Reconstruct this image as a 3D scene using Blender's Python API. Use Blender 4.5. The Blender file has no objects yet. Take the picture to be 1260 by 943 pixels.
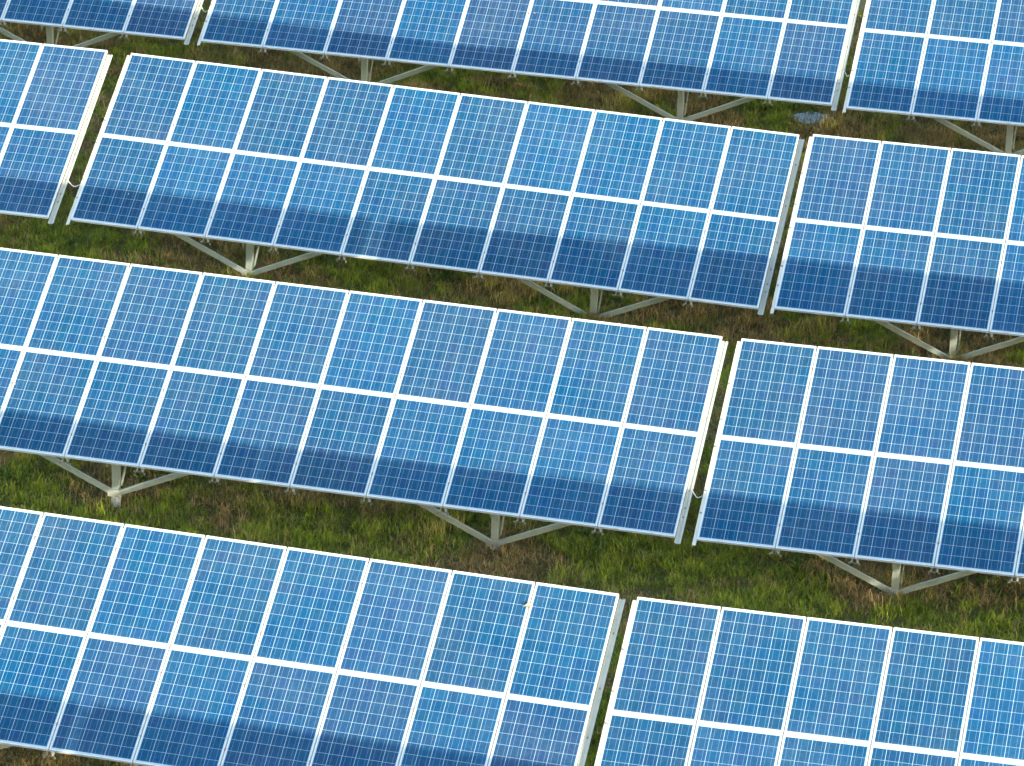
import bpy, math, random
import numpy as np
from mathutils import Matrix, Vector, noise
random.seed(7); rng = np.random.default_rng(11)
S = bpy.context.scene
COL = S.collection
R = math.radians

# ------------------------------------------------------------------ camera
YAW, PIT, ROLL, FPX = -0.2090948, 0.4621103, 0.0217624, 5588.27
CAM = Vector((18.49793, -42.87375, 27.28741))
f = Vector((math.sin(YAW)*math.cos(PIT), math.cos(YAW)*math.cos(PIT), -math.sin(PIT)))
rt = f.cross(Vector((0, 0, 1))).normalized(); up = rt.cross(f)
rt2 = math.cos(ROLL)*rt + math.sin(ROLL)*up; up2 = -math.sin(ROLL)*rt + math.cos(ROLL)*up
cam = bpy.data.cameras.new('camera'); co = bpy.data.objects.new('camera', cam); COL.objects.link(co)
M = Matrix((rt2, up2, -f)).transposed().to_4x4(); M.translation = CAM; co.matrix_world = M
cam.sensor_width = 36; cam.lens = FPX/1260*36; cam.clip_start = .5; cam.clip_end = 9000
S.camera = co

# ------------------------------------------------------------------ light
SUN = Vector((.7712, -.6200, .1430)).normalized()
el = math.asin(SUN.z)
w = bpy.data.worlds.new('World'); S.world = w; w.use_nodes = True
nt = w.node_tree; bg = nt.nodes['Background']
sky = nt.nodes.new('ShaderNodeTexSky'); sky.sky_type = 'NISHITA'; sky.sun_disc = False
sky.sun_elevation = el; sky.sun_rotation = math.atan2(SUN.x, SUN.y)
sky.air_density = 1.0; sky.dust_density = 1.0; sky.ozone_density = 1.0
nt.links.new(sky.outputs[0], bg.inputs[0]); bg.inputs[1].default_value = .15
sl = bpy.data.lights.new('sun', 'SUN'); so = bpy.data.objects.new('sun', sl); COL.objects.link(so)
sl.energy = 2.45; sl.angle = R(.55); sl.color = (1, .86, .67)
so.rotation_euler = SUN.to_track_quat('Z', 'Y').to_euler(); so.location = (30, -30, 30)
S.view_settings.view_transform = 'Standard'; S.view_settings.look = 'None'
S.view_settings.exposure = 2.98; S.view_settings.gamma = 1; S.view_settings.use_curve_mapping = False

# ------------------------------------------------------------------ node helpers
class NT:
    def __init__(s, name):
        s.m = bpy.data.materials.new(name); s.m.use_nodes = True
        s.t = s.m.node_tree; s.p = s.t.nodes['Principled BSDF']
    def n(s, typ, **k):
        o = s.t.nodes.new(typ)
        for a, b in k.items(): setattr(o, a, b)
        return o
    def l(s, a, b): s.t.links.new(a, b)
    def val(s, sock, v):
        if hasattr(v, 'is_output'): s.l(v, sock)
        else: sock.default_value = v
    def math(s, op, a, b=0., c=None):
        o = s.n('ShaderNodeMath', operation=op); s.val(o.inputs[0], a); s.val(o.inputs[1], b)
        if c is not None: s.val(o.inputs[2], c)
        return o.outputs[0]
    def mix(s, fac, a, b):
        o = s.n('ShaderNodeMix', data_type='RGBA'); s.val(o.inputs[0], fac); s.val(o.inputs[6], a); s.val(o.inputs[7], b)
        return o.outputs[2]
    def noise(s, vec, scale, detail=3, rough=.5):
        o = s.n('ShaderNodeTexNoise'); s.l(vec, o.inputs['Vector']); o.inputs['Scale'].default_value = scale
        o.inputs['Detail'].default_value = detail; o.inputs['Roughness'].default_value = rough
        return o.outputs['Fac']
    def ramp(s, x, a, b, c=0., d=1.):
        o = s.n('ShaderNodeMapRange'); s.val(o.inputs[0], x)
        for i, v in enumerate((a, b, c, d)): o.inputs[i+1].default_value = v
        return o.outputs[0]
    def base(s, c): s.val(s.p.inputs['Base Color'], c)
    def rough(s, c): s.val(s.p.inputs['Roughness'], c)
def rgb(r, g, b): return (r, g, b, 1)

# ---- photovoltaic face: cells, gridlines, busbars, backsheet margins, all from UV in metres
PW, PH = .99, 1.657
def mat_cells():
    q = NT('pv_cells')
    uv = q.n('ShaderNodeUVMap'); uv.uv_map = 'UVMap'
    sx = q.n('ShaderNodeSeparateXYZ'); q.l(uv.outputs[0], sx.inputs[0])
    px, py = .158, .1585
    ux = q.math('DIVIDE', q.math('SUBTRACT', sx.outputs[0], (PW-6*px)/2), px)
    uy = q.math('DIVIDE', q.math('SUBTRACT', sx.outputs[1], (PH-10*py)/2), py)
    fx, fy = q.math('FRACT', ux), q.math('FRACT', uy)
    cx, cy = q.math('FLOOR', ux), q.math('FLOOR', uy)
    ex = q.math('ABSOLUTE', q.math('SUBTRACT', fx, .5)); ey = q.math('ABSOLUTE', q.math('SUBTRACT', fy, .5))
    gx = q.math('GREATER_THAN', ex, .5-.0024/px); gy = q.math('GREATER_THAN', ey, .5-.0016/py)
    out = q.math('MAXIMUM', q.math('GREATER_THAN', q.math('ABSOLUTE', q.math('SUBTRACT', ux, 3.)), 3.),
                 q.math('GREATER_THAN', q.math('ABSOLUTE', q.math('SUBTRACT', uy, 5.)), 5.))
    white = q.math('MAXIMUM', q.math('MAXIMUM', gx, gy), out)
    bus = q.math('LESS_THAN', q.math('ABSOLUTE', q.math('SUBTRACT', ex, .24)), .0015/px)
    oi = q.n('ShaderNodeObjectInfo')
    cv = q.n('ShaderNodeCombineXYZ'); q.l(cx, cv.inputs[0]); q.l(cy, cv.inputs[1])
    q.l(q.math('MULTIPLY', oi.outputs['Random'], 517.), cv.inputs[2])
    wn = q.n('ShaderNodeTexWhiteNoise', noise_dimensions='3D'); q.l(cv.outputs[0], wn.inputs[0])
    sc = q.n('ShaderNodeSeparateColor'); q.l(wn.outputs['Color'], sc.inputs[0])
    # each crystal cell has its own tint
    a = q.mix(sc.outputs[0], rgb(.0002, .0450, .112), rgb(.0026, .0380, .110))
    a = q.mix(q.math('MULTIPLY', sc.outputs[1], .5), a, rgb(.0002, .052, .107))
    # crystalline mottling inside a cell
    vo = q.n('ShaderNodeTexVoronoi'); vo.feature = 'F1'; q.l(uv.outputs[0], vo.inputs['Vector']); vo.inputs['Scale'].default_value = 45
    sv = q.n('ShaderNodeSeparateColor'); q.l(vo.outputs['Color'], sv.inputs[0])
    vmul = q.math('ADD', q.math('MULTIPLY', sv.outputs[0], .20), q.math('ADD', q.math('MULTIPLY', sc.outputs[2], .18), .82))
    pm = q.math('ADD', q.math('MULTIPLY', q.math('FRACT', q.math('MULTIPLY', oi.outputs['Random'], 37.3)), .24), .88)
    vmul = q.math('MULTIPLY', vmul, pm)
    vm = q.n('ShaderNodeVectorMath', operation='SCALE'); q.l(a, vm.inputs[0]); q.l(vmul, vm.inputs['Scale'])
    pv = q.math('FRACT', q.math('MULTIPLY', oi.outputs['Random'], 91.7))
    vm2 = q.mix(q.ramp(pv, .62, 1., 0, .42), vm.outputs[0], rgb(.012, .032, .088))
    c = q.mix(q.math('MULTIPLY', bus, .9), vm2, rgb(.09, .22, .33))
    c = q.mix(white, c, rgb(.28, .40, .47))
    # thin film of dust, heavier along the lower edge, with drips
    tc = q.n('ShaderNodeTexCoord'); gp = q.n('ShaderNodeNewGeometry')
    n1 = q.noise(gp.outputs['Position'], 1.3, 5, .6); n2 = q.noise(gp.outputs['Position'], 22, 3, .6)
    dust = q.math('MULTIPLY', q.ramp(n1, .3, .75, .010, .054), q.ramp(n2, .3, .7, .5, 1.4))
    low = q.ramp(sx.outputs[1], .0, .07, .20, .0)
    dust = q.math('ADD', dust, q.math('MULTIPLY', low, n2))
    c = q.mix(dust, c, rgb(.40, .37, .31))
    # odd bird droppings
    v2 = q.n('ShaderNodeTexVoronoi'); q.l(gp.outputs['Position'], v2.inputs['Vector']); v2.inputs['Scale'].default_value = 1.9
    s2 = q.n('ShaderNodeSeparateColor'); q.l(v2.outputs['Color'], s2.inputs[0])
    drop = q.math('MULTIPLY', q.math('LESS_THAN', v2.outputs['Distance'], q.math('ADD', .002, q.math('MULTIPLY', n2, .03))), q.math('GREATER_THAN', s2.outputs[0], .94))
    c = q.mix(drop, c, rgb(.6, .62, .58))
    q.base(c); q.rough(q.ramp(n1, .3, .7, .16, .30)); q.p.inputs['IOR'].default_value = 1.45; q.p.inputs['Specular IOR Level'].default_value = .03
    return q.m
def mat_metal(name, c, dirty, rough=.5, metal=.0):
    q = NT(name); g = q.n('ShaderNodeNewGeometry')
    n1 = q.noise(g.outputs['Position'], 3.1, 5, .65); n2 = q.noise(g.outputs['Position'], 40, 2)
    k = q.math('MULTIPLY', q.ramp(n1, .38, .72), q.ramp(n2, .2, .8, .35, 1.))
    q.base(q.mix(k, c, dirty)); q.rough(rough); q.p.inputs['Metallic'].default_value = metal
    return q.m
def mat_frame():
    q = NT('anodised_frame'); g = q.n('ShaderNodeNewGeometry')
    n1 = q.noise(g.outputs['Position'], 6.5, 4, .7); n2 = q.noise(g.outputs['Position'], 60, 2)
    k = q.math('MULTIPLY', q.ramp(n1, .54, .70), q.ramp(n2, .35, .65, .2, .9))
    q.base(q.mix(k, rgb(.56, .57, .58), rgb(.34, .29, .19))); q.rough(.42); q.p.inputs['Metallic'].default_value = .15
    return q.m
def mat_plain(name, c, rough=.6):
    q = NT(name); g = q.n('ShaderNodeNewGeometry')
    n = q.noise(g.outputs['Position'], 30, 3)
    d = tuple(x*.65 for x in c[:3])+(1,)
    q.base(q.mix(q.ramp(n, .35, .65), c, d)); q.rough(rough); return q.m
def mat_attr(name, rough=.7, trans=.25):
    q = NT(name); a = q.n('ShaderNodeAttribute'); a.attribute_name = 'Col'
    q.base(a.outputs['Color']); q.rough(rough); q.p.inputs['Specular IOR Level'].default_value = .25
    tr = q.n('ShaderNodeBsdfTranslucent'); q.l(a.outputs['Color'], tr.inputs[0])
    mx = q.n('ShaderNodeMixShader'); mx.inputs[0].default_value = trans
    q.l(q.p.outputs[0], mx.inputs[1]); q.l(tr.outputs[0], mx.inputs[2])
    q.l(mx.outputs[0], q.t.nodes['Material Output'].inputs[0]); return q.m
def mat_ground():
    q = NT('soil_and_turf'); g = q.n('ShaderNodeNewGeometry'); P = g.outputs['Position']
    n1 = q.noise(P, .55, 5, .6); n2 = q.noise(P, 5, 5, .65); n3 = q.noise(P, 38, 4, .7)
    c = q.mix(q.ramp(n1, .42, .58), rgb(.11, .08, .04), rgb(.075, .11, .022))
    c = q.mix(q.ramp(n2, .35, .65, 0, .8), c, rgb(.10, .075, .04))
    c = q.mix(q.ramp(n3, .4, .7, 0, .8), c, rgb(.17, .15, .07))
    q.base(c); q.rough(.95); q.p.inputs['Specular IOR Level'].default_value = .1
    bp = q.n('ShaderNodeBump'); bp.inputs['Strength'].default_value = .9; bp.inputs['Distance'].default_value = .04
    q.l(n3, bp.inputs['Height']); q.l(bp.outputs[0], q.p.inputs['Normal']); return q.m
def mat_puddle():
    q = NT('still_water'); q.base(rgb(.05, .055, .05)); q.rough(.06); q.p.inputs['IOR'].default_value = 1.33
    q.p.inputs['Specular IOR Level'].default_value = .22
    g = q.n('ShaderNodeNewGeometry'); n = q.noise(g.outputs['Position'], 30, 3)
    q.base(q.mix(q.ramp(n, .4, .6), rgb(.05, .065, .07), rgb(.10, .13, .145)))
    return q.m
MC = mat_cells(); MF = mat_frame()
MG = mat_metal('galvanised_steel', rgb(.27, .33, .30), rgb(.19, .23, .20), .55, .15)
MR = mat_metal('pale_rail_steel', rgb(.34, .37, .33), rgb(.23, .25, .21), .5, .1)
MW = mat_metal('white_backsheet', rgb(.74, .74, .72), rgb(.6, .6, .55), .7, 0)
ML = mat_metal('cream_rail_steel', rgb(.45, .45, .39), rgb(.33, .32, .25), .5, .1)
MB = mat_plain('bolt_steel', rgb(.20, .17, .14)); MT = mat_plain('clip_metal', rgb(.21, .20, .14))
MK = mat_plain('cable_sleeve', rgb(.55, .58, .48)); MFt = mat_plain('concrete', rgb(.52, .53, .50), .9)
MGr = mat_ground(); MBl = mat_attr('grass_blades'); MDr = mat_attr('dry_stems', .8, .15); MPu = mat_puddle()
MLf = mat_plain('dead_leaf_tissue', rgb(.42, .30, .14), .8)

# ------------------------------------------------------------------ mesh helpers
class MBd:
    def __init__(s): s.v = []; s.f = []
    def box(s, a, b, mat=None):
        o = len(s.v)
        for z in (a[2], b[2]):
            for x, y in ((a[0], a[1]), (b[0], a[1]), (b[0], b[1]), (a[0], b[1])):
                p = Vector((x, y, z)); s.v.append(mat @ p if mat else p)
        for q in ((3, 2, 1, 0), (4, 5, 6, 7), (0, 1, 5, 4), (1, 2, 6, 5), (2, 3, 7, 6), (3, 0, 4, 7)):
            s.f.append(tuple(o+i for i in q))
        return s
    def profile(s, p0, p1, side, pts, caps=True):
        """extrude a closed 2D outline (x along side, y along up) from p0 to p1"""
        p0, p1 = Vector(p0), Vector(p1); d = (p1-p0).normalized(); sd = Vector(side); sd = (sd-d*sd.dot(d)).normalized(); u = d.cross(sd)
        if u.z < 0: u = -u
        o = len(s.v); n = len(pts)
        for p in (p0, p1):
            for a, b in pts: s.v.append(p+sd*a+u*b)
        for i in range(n): s.f.append((o+i, o+(i+1) % n, o+n+(i+1) % n, o+n+i))
        if caps: s.f.append(tuple(o+i for i in range(n))[::-1]); s.f.append(tuple(o+n+i for i in range(n)))
        return s
    def cyl(s, p0, p1, r, k=8):
        p0, p1 = Vector(p0), Vector(p1); d = (p1-p0).normalized()
        a = d.orthogonal().normalized()
        return s.profile(p0, p1, a, [(r*math.cos(2*math.pi*i/k), r*math.sin(2*math.pi*i/k)) for i in range(k)])
    def mesh(s, name, mat):
        me = bpy.data.meshes.new(name); me.from_pydata([tuple(v) for v in s.v], [], s.f); me.materials.append(mat)
        import bmesh
        bm = bmesh.new(); bm.from_mesh(me); bmesh.ops.recalc_face_normals(bm, faces=bm.faces); bm.to_mesh(me); bm.free()
        return me
def obj(name, me, parent=None, loc=None, rot=None):
    o = bpy.data.objects.new(name, me); COL.objects.link(o)
    if parent: o.parent = parent
    if loc is not None: o.location = loc
    if rot is not None: o.rotation_euler = rot
    return o
def C_outline(w, h, t, lip=.0):
    # channel: web on the left (x=0), flanges towards +x ; height h centred
    return [(0, -h/2), (w, -h/2), (w, -h/2+lip+t), (w-t, -h/2+lip+t), (w-t, -h/2+t), (t, -h/2+t), (t, h/2-t), (w-t, h/2-t), (w-t, h/2-lip-t), (w, h/2-lip-t), (w, h/2), (0, h/2)]

# ------------------------------------------------------------------ setting: ground
H = 1.0
def ground_z(x, y):
    r = math.hypot(x-6, y-12)
    k = 1/(1+(r/60)**2)
    return -H + k*(.045*noise.noise(Vector((x*.5, y*.5, 3))) + .10*noise.noise(Vector((x*.13, y*.13, 9))) + .015*noise.noise(Vector((x*2.3, y*2.3, 1))))
def axis(c, half, step):
    a = list(np.arange(c-half, c+half+1e-6, step)); d = step; lo, hi = a[0], a[-1]; L, Hh = [], []
    while d < 1200: d *= 1.35; lo -= d; hi += d; L.append(lo); Hh.append(hi)
    return L[::-1]+a+Hh
xs, ys = axis(6, 18, .2), axis(11, 19, .2)
V = [(x, y, ground_z(x, y)) for y in ys for x in xs]; nx = len(xs)
F = [(j*nx+i, j*nx+i+1, (j+1)*nx+i+1, (j+1)*nx+i) for j in range(len(ys)-1) for i in range(nx-1)]
me = bpy.data.meshes.new('ground'); me.from_pydata(V, [], F); me.materials.append(MGr)
for p in me.polygons: p.use_smooth = True
g = obj('ground', me); g['kind'] = 'structure'

# ------------------------------------------------------------------ solar table prototype
T = R(24.948); ct, st = math.cos(T), math.sin(T)
SL = Vector((0, ct, st)); NN = Vector((0, -st, ct))
TILT = Matrix.Rotation(T, 4, 'X')
W = 1.01; LEN = 3.32; HALF = 5.04
ROOTZ = H            # module low edge sits H above the root
def P3(u, v, n):     # table coordinates -> root-local
    return Vector((u-HALF, 0, ROOTZ)) + SL*v + NN*n
# module face
mb = MBd(); e = .011
cm = bpy.data.meshes.new('cell_sheet')
cm.from_pydata([(e, e, -.002), (PW-e, e, -.002), (PW-e, PH-e, -.002), (e, PH-e, -.002), (e, e, -.008), (PW-e, e, -.008), (PW-e, PH-e, -.008), (e, PH-e, -.008)], [],
               [(0, 1, 2, 3), (7, 6, 5, 4), (0, 4, 5, 1), (1, 5, 6, 2), (2, 6, 7, 3), (3, 7, 4, 0)])
ul = cm.uv_layers.new(name='UVMap')
for lp in cm.loops: v = cm.vertices[lp.vertex_index].co; ul.data[lp.index].uv = (v.x, v.y)
cm.materials.append(MC); cm.materials.append(MW); cm.polygons[1].material_index = 1
fr = MBd(); d = .038
fr.box((0, 0, -d), (PW, e, 0)).box((0, PH-e, -d), (PW, PH, 0)).box((0, e, -d), (e, PH-e, 0)).box((PW-e, e, -d), (PW, PH-e, 0))
FM = fr.mesh('module_frame', MF)
# rafter (shared): folded channel, open downwards, tails poke out under the low edge
rf = MBd(); zt = -.042
for s_ in (-1, 1):
    rf.profile((s_*.028, -.008, zt-.03), (s_*.028, LEN-.06, zt-.03), (1, 0, 0), [(-.003, -.03), (.003, -.03), (.003, .03), (-.003, .03)])
    rf.profile((s_*.040, -.012, zt-.058), (s_*.040, LEN-.08, zt-.058), (1, 0, 0), [(-.009, -.003), (.013, -.003), (.013, .003), (-.009, .003)])
rf.box((-.025, .0, zt-.004), (.025, LEN-.06, zt)).box((-.008, .0, zt), (.008, LEN-.06, -.014))
RM = rf.mesh('rafter', MR)
bt = MBd().cyl((0, 0, -.004), (0, 0, .006), .013, 6).box((-.021, -.02, -.007), (.021, .02, -.004)); BM = bt.mesh('clamp', MB)
cl = MBd().box((-.075, -.03, zt-.095), (-.052, -.012, zt-.055)).box((.058, -.035, zt-.098), (.078, -.018, zt-.068)).box((-.052, -.024, zt-.064), (.058, -.018, zt-.058)).box((.058, -.024, zt-.068), (.064, -.018, zt-.058)); CM = cl.mesh('rafter_clip', MT)
bh = MBd().cyl((0, 0, 0), (0, 0, .008), .014, 6); BH = bh.mesh('bolt', MB)
# end rails: C-profiles fixed beside the outer modules, a little below the glass
def end_rail(side):
    m = MBd()
    if side > 0:     # sits lower than the glass, grooved along its length
        p0, p1 = Vector((0, -.055, -.068)), Vector((0, LEN-.02, -.068))
        pts = [(.001, -.004), (.022, -.004), (.022, -.014), (.056, -.014), (.056, -.004), (.082, -.004), (.082, 0), (.052, 0), (.052, -.010), (.026, -.010), (.026, 0), (.001, 0)]
    else:            # flush with the frames
        p0, p1 = Vector((0, -.10, -.006)), Vector((0, LEN-.05, -.006))
        pts = [(.001, -.004), (.044, -.004), (.044, -.04), (.048, -.04), (.048, 0), (.001, 0)]
    m.profile(p0, p1, (side, 0, 0), pts)
    return m.mesh('end_rail', MR if side > 0 else ML)
ERR, ERL = end_rail(1), end_rail(-1)
pu = MBd(); pu.profile((-HALF+.12, 0, 0), (HALF-.12, 0, 0), (0, 1, 0), C_outline(.06, .15, .004, .015)); PM = pu.mesh('purlin', MG)
# post group
PY = .80; POSTX = (-2.59, 2.54)
bz = ROOTZ + PY*st/ct - .14 - .16     # underside level at the post
po = MBd(); po.profile((-.045, PY, -.35), (-.045, PY, bz+.12), (0, 1, 0), [(a, b) for a, b in C_outline(.075, .10, .005, .014)])
POM = po.mesh('post', MG)
# post profile: rebuild as a plain sigma channel with the web to the front
po = MBd()
def upright(m, x0, x1, y0, y1, z0, z1, t=.005):
    m.box((x0, y0, z0), (x1, y0+t, z1)); m.box((x0, y0+t, z0), (x0+t, y1, z1)); m.box((x1-t, y0+t, z0), (x1, y1, z1))
    m.box((x0+t, y1-t, z0), (x0+.02, y1, z1)); m.box((x1-.02, y1-t, z0), (x1-t, y1, z1))
upright(po, -.045, .045, PY, PY+.11, -.3, bz+.12)
POM = po.mesh('post', MG)
hd = MBd(); hy0, hy1 = PY-.55, 2.75
hd.profile((0.0, hy0, ROOTZ+hy0*st/ct-.30), (0.0, hy1, ROOTZ+hy1*st/ct-.30), (1, 0, 0), [(.05, -.06), (.055, -.06), (.055, .06), (.05, .06)])
HM = hd.mesh('crossbeam', MG)
stt = MBd(); stt.profile((.068, PY+.06, .20), (.068, 2.3, ROOTZ+2.3*st/ct-.30), (1, 0, 0), [(-.006, -.035), (.006, -.035), (.006, .035), (-.006, .035)])
STM = stt.mesh('rear_strut', MG)
def brace_mesh(s):
    m = MBd(); z1 = ROOTZ+(PY-.1)*st/ct-.16
    a = Vector((s*.045, PY-.012, .12)); b = Vector((s*1.95, PY-.05, 1.03))
    m.profile(a, b, (0, -1, 0), [(0, -.036), (.005, -.036), (.005, .036), (0, .036)])
    m.profile(a, b, (0, -1, 0), [(-.028, .031), (-.001, .031), (-.001, .036), (-.028, .036)])
    return m.mesh('brace', MG)
BRM = {-1: brace_mesh(-1), 1: brace_mesh(1)}
gs = MBd().box((-.10, PY-.018, .06), (.06, PY-.008, .17)); GSM = gs.mesh('gusset', MR)
ft = MBd()
k = 10
ring = [(.065*math.cos(2*math.pi*i/k)*(1+.1*random.random()), .05*math.sin(2*math.pi*i/k)) for i in range(k)]
ft.profile((0, PY+.035, -.25), (0, PY+.035, .15), (1, 0, 0), ring); FTM = ft.mesh('footing', MFt)

def make_table(detail=True):
    root = bpy.data.objects.new('solar_table', None); COL.objects.link(root); root.empty_display_size = .3
    for r in range(2):
        for c in range(10):
            o = obj('solar_panel', cm, root, P3(c*W, r*(PH+.006), 0), (T, 0, 0))
            obj('frame', FM, o)
    for c in range(1, 10):
        o = obj('rafter', RM, root, P3(c*W-.01, 0, 0), (T, 0, 0))
        for v in (.37, 1.28, 2.03, 2.94): obj('clamp', BM, o, (0, v, 0))
        obj('rafter_clip', CM, o)
    o = obj('end_rail', ERL, root, P3(0, 0, 0), (T, 0, 0))
    for v in (.42, .78, 1.5, 1.95, 2.55): obj('bolt', BH, o, (-.026, v, -.006))
    o = obj('end_rail', ERR, root, P3(10*W-.02, 0, 0), (T, 0, 0))
    for v in (.37, .52, .80, 1.3, 2.0, 2.8): obj('bolt', BH, o, (.039, v, -.078))
    for v in (.5, 2.42):
        obj('purlin', PM, root, P3(HALF, v, -.21), (T, 0, 0))
    for x in POSTX:
        p = obj('post', POM, root, (x, 0, 0))
        obj('footing', FTM, p); obj('gusset', GSM, p)
        obj('crossbeam', HM, root, (x, 0, 0)); obj('rear_strut', STM, root, (x, 0, 0))
        for s in (-1, 1): obj('brace', BRM[s], root, (x, 0, 0))
    return root
def copy_tree(o, parent=None):
    c = o.copy(); COL.objects.link(c); c.parent = parent
    for ch in kids[o.name]: copy_tree(ch, c)
    return c
proto = make_table()
kids = {}
for o in bpy.data.objects: kids.setdefault(o.name, [])
for o in bpy.data.objects:
    if o.parent: kids[o.parent.name].append(o)
def place(t, x0, y, z, s, dt, label, group):
    t.rotation_euler = (dt, -s, 0)
    Rm = Matrix.Rotation(-s, 3, 'Y') @ Matrix.Rotation(dt, 3, 'X')
    t.location = Vector((x0+HALF, y, z)) - Rm @ Vector((0, 0, ROOTZ))
    t['label'] = label; t['category'] = 'solar table'; t['group'] = group
GR = 'solar tables standing in rows on the grass'
TAB = {
 '1A': (-10.6289, 21.2968, .0148, .00005, 0, 'solar table in the top left corner of the photo, only its dark lower end showing'),
 '1B': (-.2728, 21.329, .011, .00209, .00084, 'long solar table in the middle of the topmost row, its upper edge cut off'),
 '1C': (10.0511, 21.2914, .0478, .00691, -.00214, 'solar table in the top right corner of the photo with the narrowest dark shadow band'),
 '2A': (-10.5769, 14.1168, .0616, .00088, .00274, 'second row solar table at the left photo edge, only two panel columns showing'),
 '2B': (-.1874, 14.2268, -.0691, -.01851, -.00082, 'solar table seen whole from end to end, in the middle of the second row'),
 '2C': (10.1334, 14.1819, -.092, .0035, -.0018, 'solar table at the right photo edge in the second row'),
 '3B': (-.0321, 7.0671, .0144, -.01008, .00067, 'third row solar table on the left with a bright streak in its dark band'),
 '3C': (10.3293, 7.1003, -.008, .0090, .00222, 'solar table on the right of the third row, standing over the greenest strip of grass'),
 '4B': (-.015, .0456, .004, -.01864, -.00285, 'nearest solar table at the bottom left with a brown leaf and stained middle joint'),
 '4C': (10.335, -.0096, -.042, .00695, .00113, 'nearest solar table at the bottom right, its lower half cut off by the photo edge'),
}
OUT = [(20.45, 14.18, 0, 0, 0), (20.62, 7.1, 0, 0, 0), (20.6, 0.0, 0, .002, 0), (0.0, -7.08, .0, .003, 0), (10.3, -7.1, -.01, -.004, 0), (20.6, -7.1, 0, 0, 0)]
tabs = {}
first = True
for kx, a in TAB.items():
    t = proto if first else copy_tree(proto); first = False
    tabs[kx] = t; place(t, *a, GR)
for a in OUT:
    t = copy_tree(proto)
    place(t, *a, 'blue solar table beyond the photo edge, continuing the rows of the field', 'solar tables beyond the photo edges')

def on_table(kx, u, v, n):
    x0, y, z, s, dt = TAB[kx][:5]
    Rm = Matrix.Rotation(-s, 3, 'Y') @ Matrix.Rotation(dt, 3, 'X')
    return Vector((x0+HALF, y, z)) + Rm @ (Vector((u-HALF, 0, 0)) + SL*v + NN*n)
def tag(o, label, cat, group=None):
    o['label'] = label; o['category'] = cat
    if group: o['group'] = group

# ------------------------------------------------------------------ earthing cables sagging across the gaps
for a, b, v, lab in (('1A', '1B', .78, 'thin pale cable sagging across the gap in the topmost row, left end'),
                     ('2A', '2B', .78, 'thin pale cable sagging across the gap at the left of the second row'),
                     ('3B', '3C', .80, 'thin pale cable sagging across the gap between the two third row tables'),
                     ('1B', '1C', .80, 'thin pale cable across the top row gap on the right')):
    p, q = on_table(a, 10.08+.075, v, -.07), on_table(b, -.05, v-.10, -.02)
    cu = bpy.data.curves.new('cable', 'CURVE'); cu.dimensions = '3D'; cu.bevel_depth = .008; cu.bevel_resolution = 2
    sp = cu.splines.new('POLY'); n = 14; sp.points.add(n-1)
    for i in range(n):
        k = i/(n-1); w_ = p.lerp(q, k); w_.z -= .055*4*k*(1-k)*(1.3-k*.6); w_.y += .01*math.sin(k*9)
        sp.points[i].co = (*w_, 1)
    tmp = bpy.data.objects.new('tmp', cu); COL.objects.link(tmp)
    bpy.context.view_layer.update()
    me = bpy.data.meshes.new_from_object(tmp.evaluated_get(bpy.context.evaluated_depsgraph_get())); me.materials.clear(); me.materials.append(MK)
    bpy.data.objects.remove(tmp); o = obj('cable', me); tag(o, lab, 'cable', 'cables between neighbouring tables')

# ------------------------------------------------------------------ fallen leaves on the glass
def leaf(kx, u, v, size, rot, lab):
    vs = []; fs = []; n = 6
    for i in range(n+1):
        k = i/n; w_ = math.sin(math.pi*k)**.8*.32*(1+.25*math.sin(k*17)); z = .18*math.sin(k*3)+.02
        vs += [(k-.5, -w_, z+.12), (k-.5, 0, z), (k-.5, w_, z+.10)]
    for i in range(n):
        o = i*3; fs += [(o, o+3, o+4, o+1), (o+1, o+4, o+5, o+2)]
    vs += [(-.85, .03, .05), (-.5, -.02, .02), (-.5, .02, .05)]; L = len(vs); fs.append((L-3, L-2, L-1))
    me = bpy.data.meshes.new('dead_leaf'); me.from_pydata([tuple(c*size for c in p) for p in vs], [], fs); me.materials.append(MLf)
    o = obj('dead_leaf', me, None, on_table(kx, u, v, .003), (T, 0, rot)); tag(o, lab, 'leaf', 'dead leaves lying on the panels')
leaf('4B', 9*W-.02, 2.96, .085, .4, 'brown curled leaf near the top right of the nearest left table')
leaf('3B', 1*W+.02, 1.05, .06, 1.2, 'small brown leaf on a panel joint at the left photo edge, third row')
leaf('1B', 5*W+.08, 1.28, .05, 2.0, 'tiny pale leaf on the centre table of the topmost row')
leaf('4C', 2.75, 1.63, .05, .2, 'tiny yellowish leaf on the middle joint of the nearest right table')

# ------------------------------------------------------------------ puddles
def puddle(cx, cy, a, b, rot):
    vs = [(0, 0, 0)]; n = 28
    for i in range(n):
        t = 2*math.pi*i/n; r = 1+.28*noise.noise(Vector((math.cos(t)*2+cx, math.sin(t)*2, cy)))
        vs.append((a*r*math.cos(t), b*r*math.sin(t), 0))
    fs = [(0, i+1, (i+1) % n+1) for i in range(n)]
    me = bpy.data.meshes.new('puddle'); me.from_pydata(vs, [], fs); me.materials.append(MPu)
    o = obj('puddle', me, None, (cx, cy, max(ground_z(cx+dx, cy+dy) for dx in (-.2, 0, .2) for dy in (-.2, 0, .2))+.012), (0, 0, rot)); o['kind'] = 'structure'
PUD = [(9.26, 23.1, .36, .24, .2)]
for p in PUD: puddle(*p)

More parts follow.
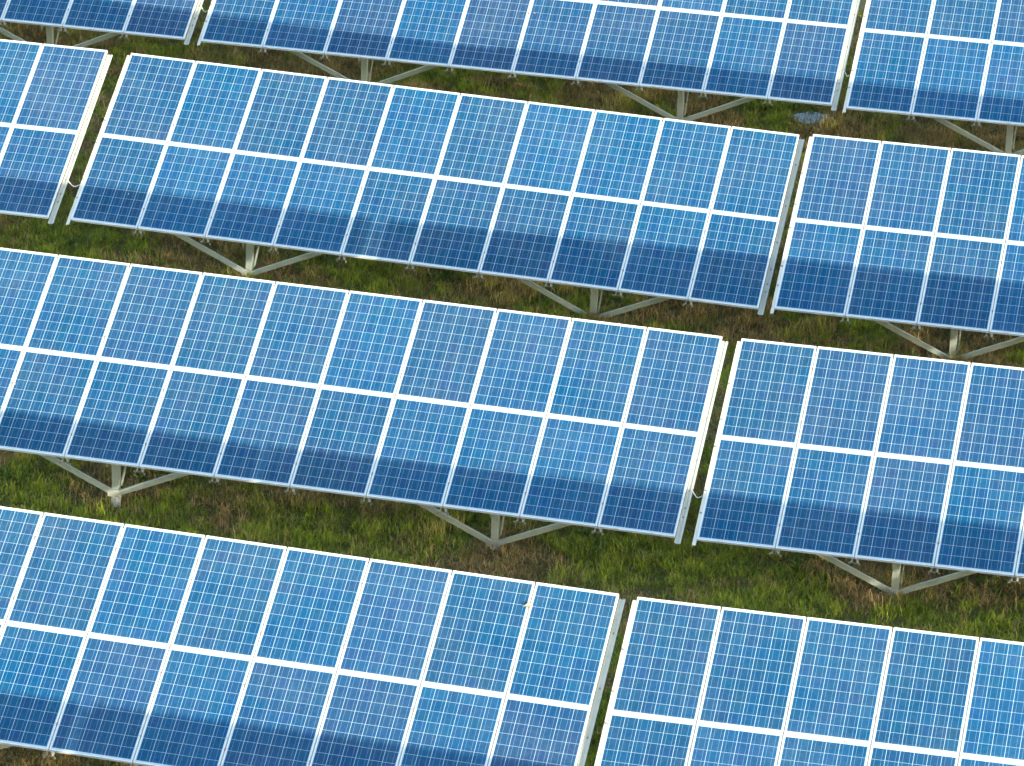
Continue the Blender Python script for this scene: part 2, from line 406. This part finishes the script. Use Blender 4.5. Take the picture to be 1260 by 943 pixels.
# ------------------------------------------------------------------ grass
GREEN = [(1.13,7.6),(1.82,6.84),(3.12,7.65),(5.3,7.75),(6.89,8.4),(9.18,7.85),(10.04,7.85),(8.48,8.12),(10.65,8.0),(11.8,7.42),(12.87,7.26),(14.3,7.41),(-1.02,15.7),(-.42,15.41),(3.92,15.4),(4.49,15.55),(7.04,14.95),(8.6,23.26),(8.19,23.32),(4.14,23.61),(2.95,22.94),(-1.54,22.96),(-.62,16.87),(9.66,11.04),(-2.36,23.83),(10.28,15.39),(-1.32,15.47),(5.2,7.72),(4.94,15.96),(2.9,16.0),(11.46,15.42)]
BROWN = [(1.92,8.28),(2.51,8.2),(5.65,8.54),(3.81,7.95),(4.49,8.72),(7.55,7.42),(8.32,7.85),(7.8,7.27),(12.24,7.97),(12.79,7.78),(13.76,8.37),(9.88,22.59),(11.0,22.89),(12.16,22.87),(7.75,22.86),(7.29,23.24),(1.35,22.85),(1.9,22.83),(-2.46,23.25),(5.21,15.6),(4.52,15.41),(5.93,15.64),(8.38,15.44),(9.33,15.42),(10.1,15.07),(12.06,15.31),(12.97,15.42),(.38,22.94),(1.08,15.81),(2.74,15.66),(3.22,1.21),(3.96,1.4),(5.59,23.13),(-3.79,23.07),(11.6,8.7),(13.5,8.75)]
LIT_STRAW = [(6.84,8.27),(6.66,7.99),(6.32,15.52),(6.02,15.21),(5.7,15.58),(6.47,23.02),(6.24,22.69),(6.68,23.36),(6.9,15.62),(12.75,8.1),(9.6,22.75)]  # tufts whose bright colour stands in for sunlit ground patches
GREEN, BROWN, LIT_STRAW = ([(a, b+.13) for a, b in L] for L in (GREEN, BROWN, LIT_STRAW))
G_, B_, S_ = (np.array(a) for a in (GREEN, BROWN, LIT_STRAW))
def zone(x, y):
    p = np.stack([x, y], 1)
    def infl(C, s, wt=1.):
        d2 = ((p[:, None]-C[None])**2).sum(2); return wt*np.exp(-d2/(2*s*s)).sum(1)
    nz = np.array([noise.noise(Vector((a*1.1, b*1.6, 5)))+.5*noise.noise(Vector((a*3.7, b*4.1, 2))) for a, b in p])
    k = infl(G_, .40) - 1.1*infl(B_, .40) + 1.7*nz + np.where(y > 12, .02, .36)
    return np.clip(.5+k*.75, 0, 1), np.clip(infl(S_, .16), 0, 1)
def scatter(x0, x1, rowy, y0, y1, dens):
    n = int((x1-x0)*(y1-y0)*dens)
    return rng.uniform(x0, x1, n), rng.uniform(rowy+y0, rowy+y1, n)
XS, YS = [], []
for ry in (0, 7.09, 14.19, 21.3):
    a, b = scatter(-5.5, 18.5, ry, -.5, 2.7, 330); XS.append(a); YS.append(b)   # the strips seen between rows
    a, b = scatter(-9, 22, ry, -4.2, -.5, 60); XS.append(a); YS.append(b)
    a, b = scatter(-9, 22, ry, 2.7, 2.9, 60); XS.append(a); YS.append(b)
for gx in (-.35, 10.15, ):                                                       # lanes seen through the gaps
    for ry in (0, 7.09, 14.19, 21.3):
        a, b = scatter(gx-1.6, gx+.6, ry, 2.3, 6.6, 330); XS.append(a); YS.append(b)
x = np.concatenate(XS); y = np.concatenate(YS)
keep = np.ones(len(x), bool)
for kx, X in (('3B', POSTX[0]), ('3B', POSTX[1])):
    cx, cy = TAB[kx][0]+HALF+X, TAB[kx][1]+PY-.12
    keep &= ~(((x-cx)**2+(y-cy)**2 < .16**2) & (rng.random(len(x)) < .85))
for cx, cy, a, b, r_ in PUD: keep &= ~((((x-cx)/(a*.85))**2+((y-cy)/(b*.85))**2 < 1) & (rng.random(len(x)) < .62))
x, y = x[keep], y[keep]
gk, stw = zone(x, y)
def build_blades(name, x, y, nb, hgt, wid, lean, colf, mat, spread=.05):
    N = len(x); bx = np.repeat(x, nb)+rng.normal(0, spread, N*nb); by = np.repeat(y, nb)+rng.normal(0, spread, N*nb)
    hh = np.repeat(hgt, nb)*rng.uniform(.5, 1.15, N*nb); M_ = N*nb
    gz = np.repeat(np.array([ground_z(a, b) for a, b in zip(x, y)]), nb)-.01
    th = rng.uniform(0, 2*np.pi, M_); la = np.abs(rng.normal(0, lean, M_))+.08; ww = wid*rng.uniform(.6, 1.3, M_)
    dx, dy = np.cos(th), np.sin(th); fx, fy = -dy, dx
    ang2 = th+rng.normal(0, .9, M_); sx, sy = -np.sin(ang2), np.cos(ang2)
    def P(t, side):
        hz = hh*t*np.cos(la*t); ho = hh*t*np.sin(la*t)
        return np.stack([bx+dx*ho+sx*ww*side, by+dy*ho+sy*ww*side, gz+hz], 1)
    pts = np.stack([P(0, -1), P(0, 1), P(.55, -.8), P(.55, .8), P(1., 0)], 1).reshape(-1, 3)
    b = (np.arange(M_)*5)[:, None]
    quads = (b+np.array([0, 1, 3, 2])); tris = (b+np.array([2, 3, 4]))
    me = bpy.data.meshes.new(name)
    me.vertices.add(len(pts)); me.vertices.foreach_set('co', pts.astype(np.float32).ravel())
    lv = np.concatenate([quads.ravel(), tris.ravel()]).astype(np.int32)
    me.loops.add(len(lv)); me.loops.foreach_set('vertex_index', lv)
    ls = np.concatenate([np.arange(M_)*4, M_*4+np.arange(M_)*3]).astype(np.int32)
    me.polygons.add(2*M_); me.polygons.foreach_set('loop_start', ls)
    me.update(calc_edges=True); me.validate()
    col = colf(np.repeat(np.arange(N), nb), M_)
    c4 = np.ones((M_, 5, 4), np.float32); c4[:, :, :3] = col[:, None, :]
    at = me.color_attributes.new('Col', 'FLOAT_COLOR', 'POINT'); at.data.foreach_set('color', c4.ravel())
    me.materials.append(mat); o = obj(name, me); o['kind'] = 'stuff'; return o
def mixc(a, b, t): return np.array(a)*(1-t[:, None])+np.array(b)*t[:, None]
tuftn = np.array([noise.noise(Vector((a*5, b*5, 7))) for a, b in zip(x, y)])
def green_col(i, M_):
    t = rng.random(M_); v = np.clip(.45+tuftn[i]*1.5+big[i]*.6, 0, 1)
    c = mixc((.080, .128, .008), (.32, .375, .030), t*.35+v*.65)
    br = rng.random(M_) < .16; c[br] = mixc((.18, .15, .06), (.28, .24, .10), t)[br]; return c
def brown_col(i, M_):
    t = rng.random(M_); v = np.clip(.45+tuftn[i]*1.5+big[i]*.6, 0, 1)
    c = mixc((.115, .068, .028), (.50, .33, .13), t*.4+v*.6)
    r_ = rng.random(M_); c[r_ < .25] = mixc((.07, .10, .02), (.14, .17, .04), t)[r_ < .25]
    c[r_ > .93] = (.38, .30, .16); return c
isg = rng.random(len(x)) < gk
def sub(colf, idx):
    ids = np.where(idx)[0]; return lambda i, M_: colf(ids[i], M_)
big = np.array([noise.noise(Vector((a*1.9, b*1.9, 21))) for a, b in zip(x, y)])
gh = (.045+.09*np.clip(tuftn*1.3+.35, 0, 1.2)+.09*np.clip(big+.15, 0, 1))*rng.uniform(.7, 1.3, len(x))
o = build_blades('grass', x[isg], y[isg], 11, gh[isg], .0065, .85, sub(green_col, isg), MBl)
tag(o, 'short green grass growing in patches between and under the rows of solar tables', 'grass')
o = build_blades('withered_grass', x[~isg], y[~isg], 11, (gh*1.2)[~isg], .0055, 1.25, sub(brown_col, ~isg), MDr, .06)
tag(o, 'matted brown withered grass and dead stems between the green patches', 'dry grass')
# taller straw stems: blobs coloured as sunlit patches, around post feet and scattered
px_, py_, ph_ = [], [], []
for cx, cy in LIT_STRAW:
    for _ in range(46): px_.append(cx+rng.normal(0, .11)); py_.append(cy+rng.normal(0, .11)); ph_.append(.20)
for kx, a in TAB.items():
    for X in POSTX:
        for _ in range(22):
            px_.append(a[0]+HALF+X+rng.normal(0, .22)); py_.append(a[1]+PY-.06+rng.normal(0, .13)); ph_.append(rng.uniform(.14, .30))
for ry in (0, 7.09, 14.19, 21.3):
    for _ in range(420): px_.append(rng.uniform(-5, 18)); py_.append(ry+rng.uniform(.2, 2.3)); ph_.append(rng.uniform(.12, .32))
px_, py_, ph_ = map(np.array, (px_, py_, ph_))
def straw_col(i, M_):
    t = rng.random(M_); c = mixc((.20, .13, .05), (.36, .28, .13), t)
    s = i < 46*len(LIT_STRAW); lit_yel = s & (rng.random(M_) < .6); c[lit_yel] = mixc((.62, .46, .08), (.72, .62, .16), t)[lit_yel]; return c  # bright yellow paints sunlight into the stem colour of the blobs
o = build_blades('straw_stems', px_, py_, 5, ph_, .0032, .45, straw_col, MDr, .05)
tag(o, 'tall straw coloured stems standing round the post feet and in loose tufts, some coloured bright as sunlit patches', 'straw')

# broad-leaved weeds
wx, wy = [], []
for cx, cy in [(8.6, 23.4), (8.2, 23.45), (4.1, 23.7), (4.94, 16.1), (3.1, 16.1), (-.5, 15.6), (9.2, 8.2), (2.6, 8.9), (13.9, 8.5), (11.5, 8.4), (6.9, 8.9), (0.9, 8.3)]:
    for _ in range(22): wx.append(cx+rng.normal(0, .22)); wy.append(cy+rng.normal(0, .16))
for ry in (0, 7.09, 14.19, 21.3):
    for _ in range(90): wx.append(rng.uniform(-5, 18)); wy.append(ry+rng.uniform(.3, 2.4))
wx, wy = np.array(wx), np.array(wy)
def weed_col(i, M_):
    t = rng.random(M_); return mixc((.035, .075, .012), (.14, .20, .03), t)
o = build_blades('weeds', wx, wy, 9, rng.uniform(.09, .2, len(wx)), .017, 1.0, weed_col, MBl, .03)
tag(o, 'dark broad leaved weeds scattered in loose clumps through the grass', 'weeds')
S.cycles.filter_width = 1.55
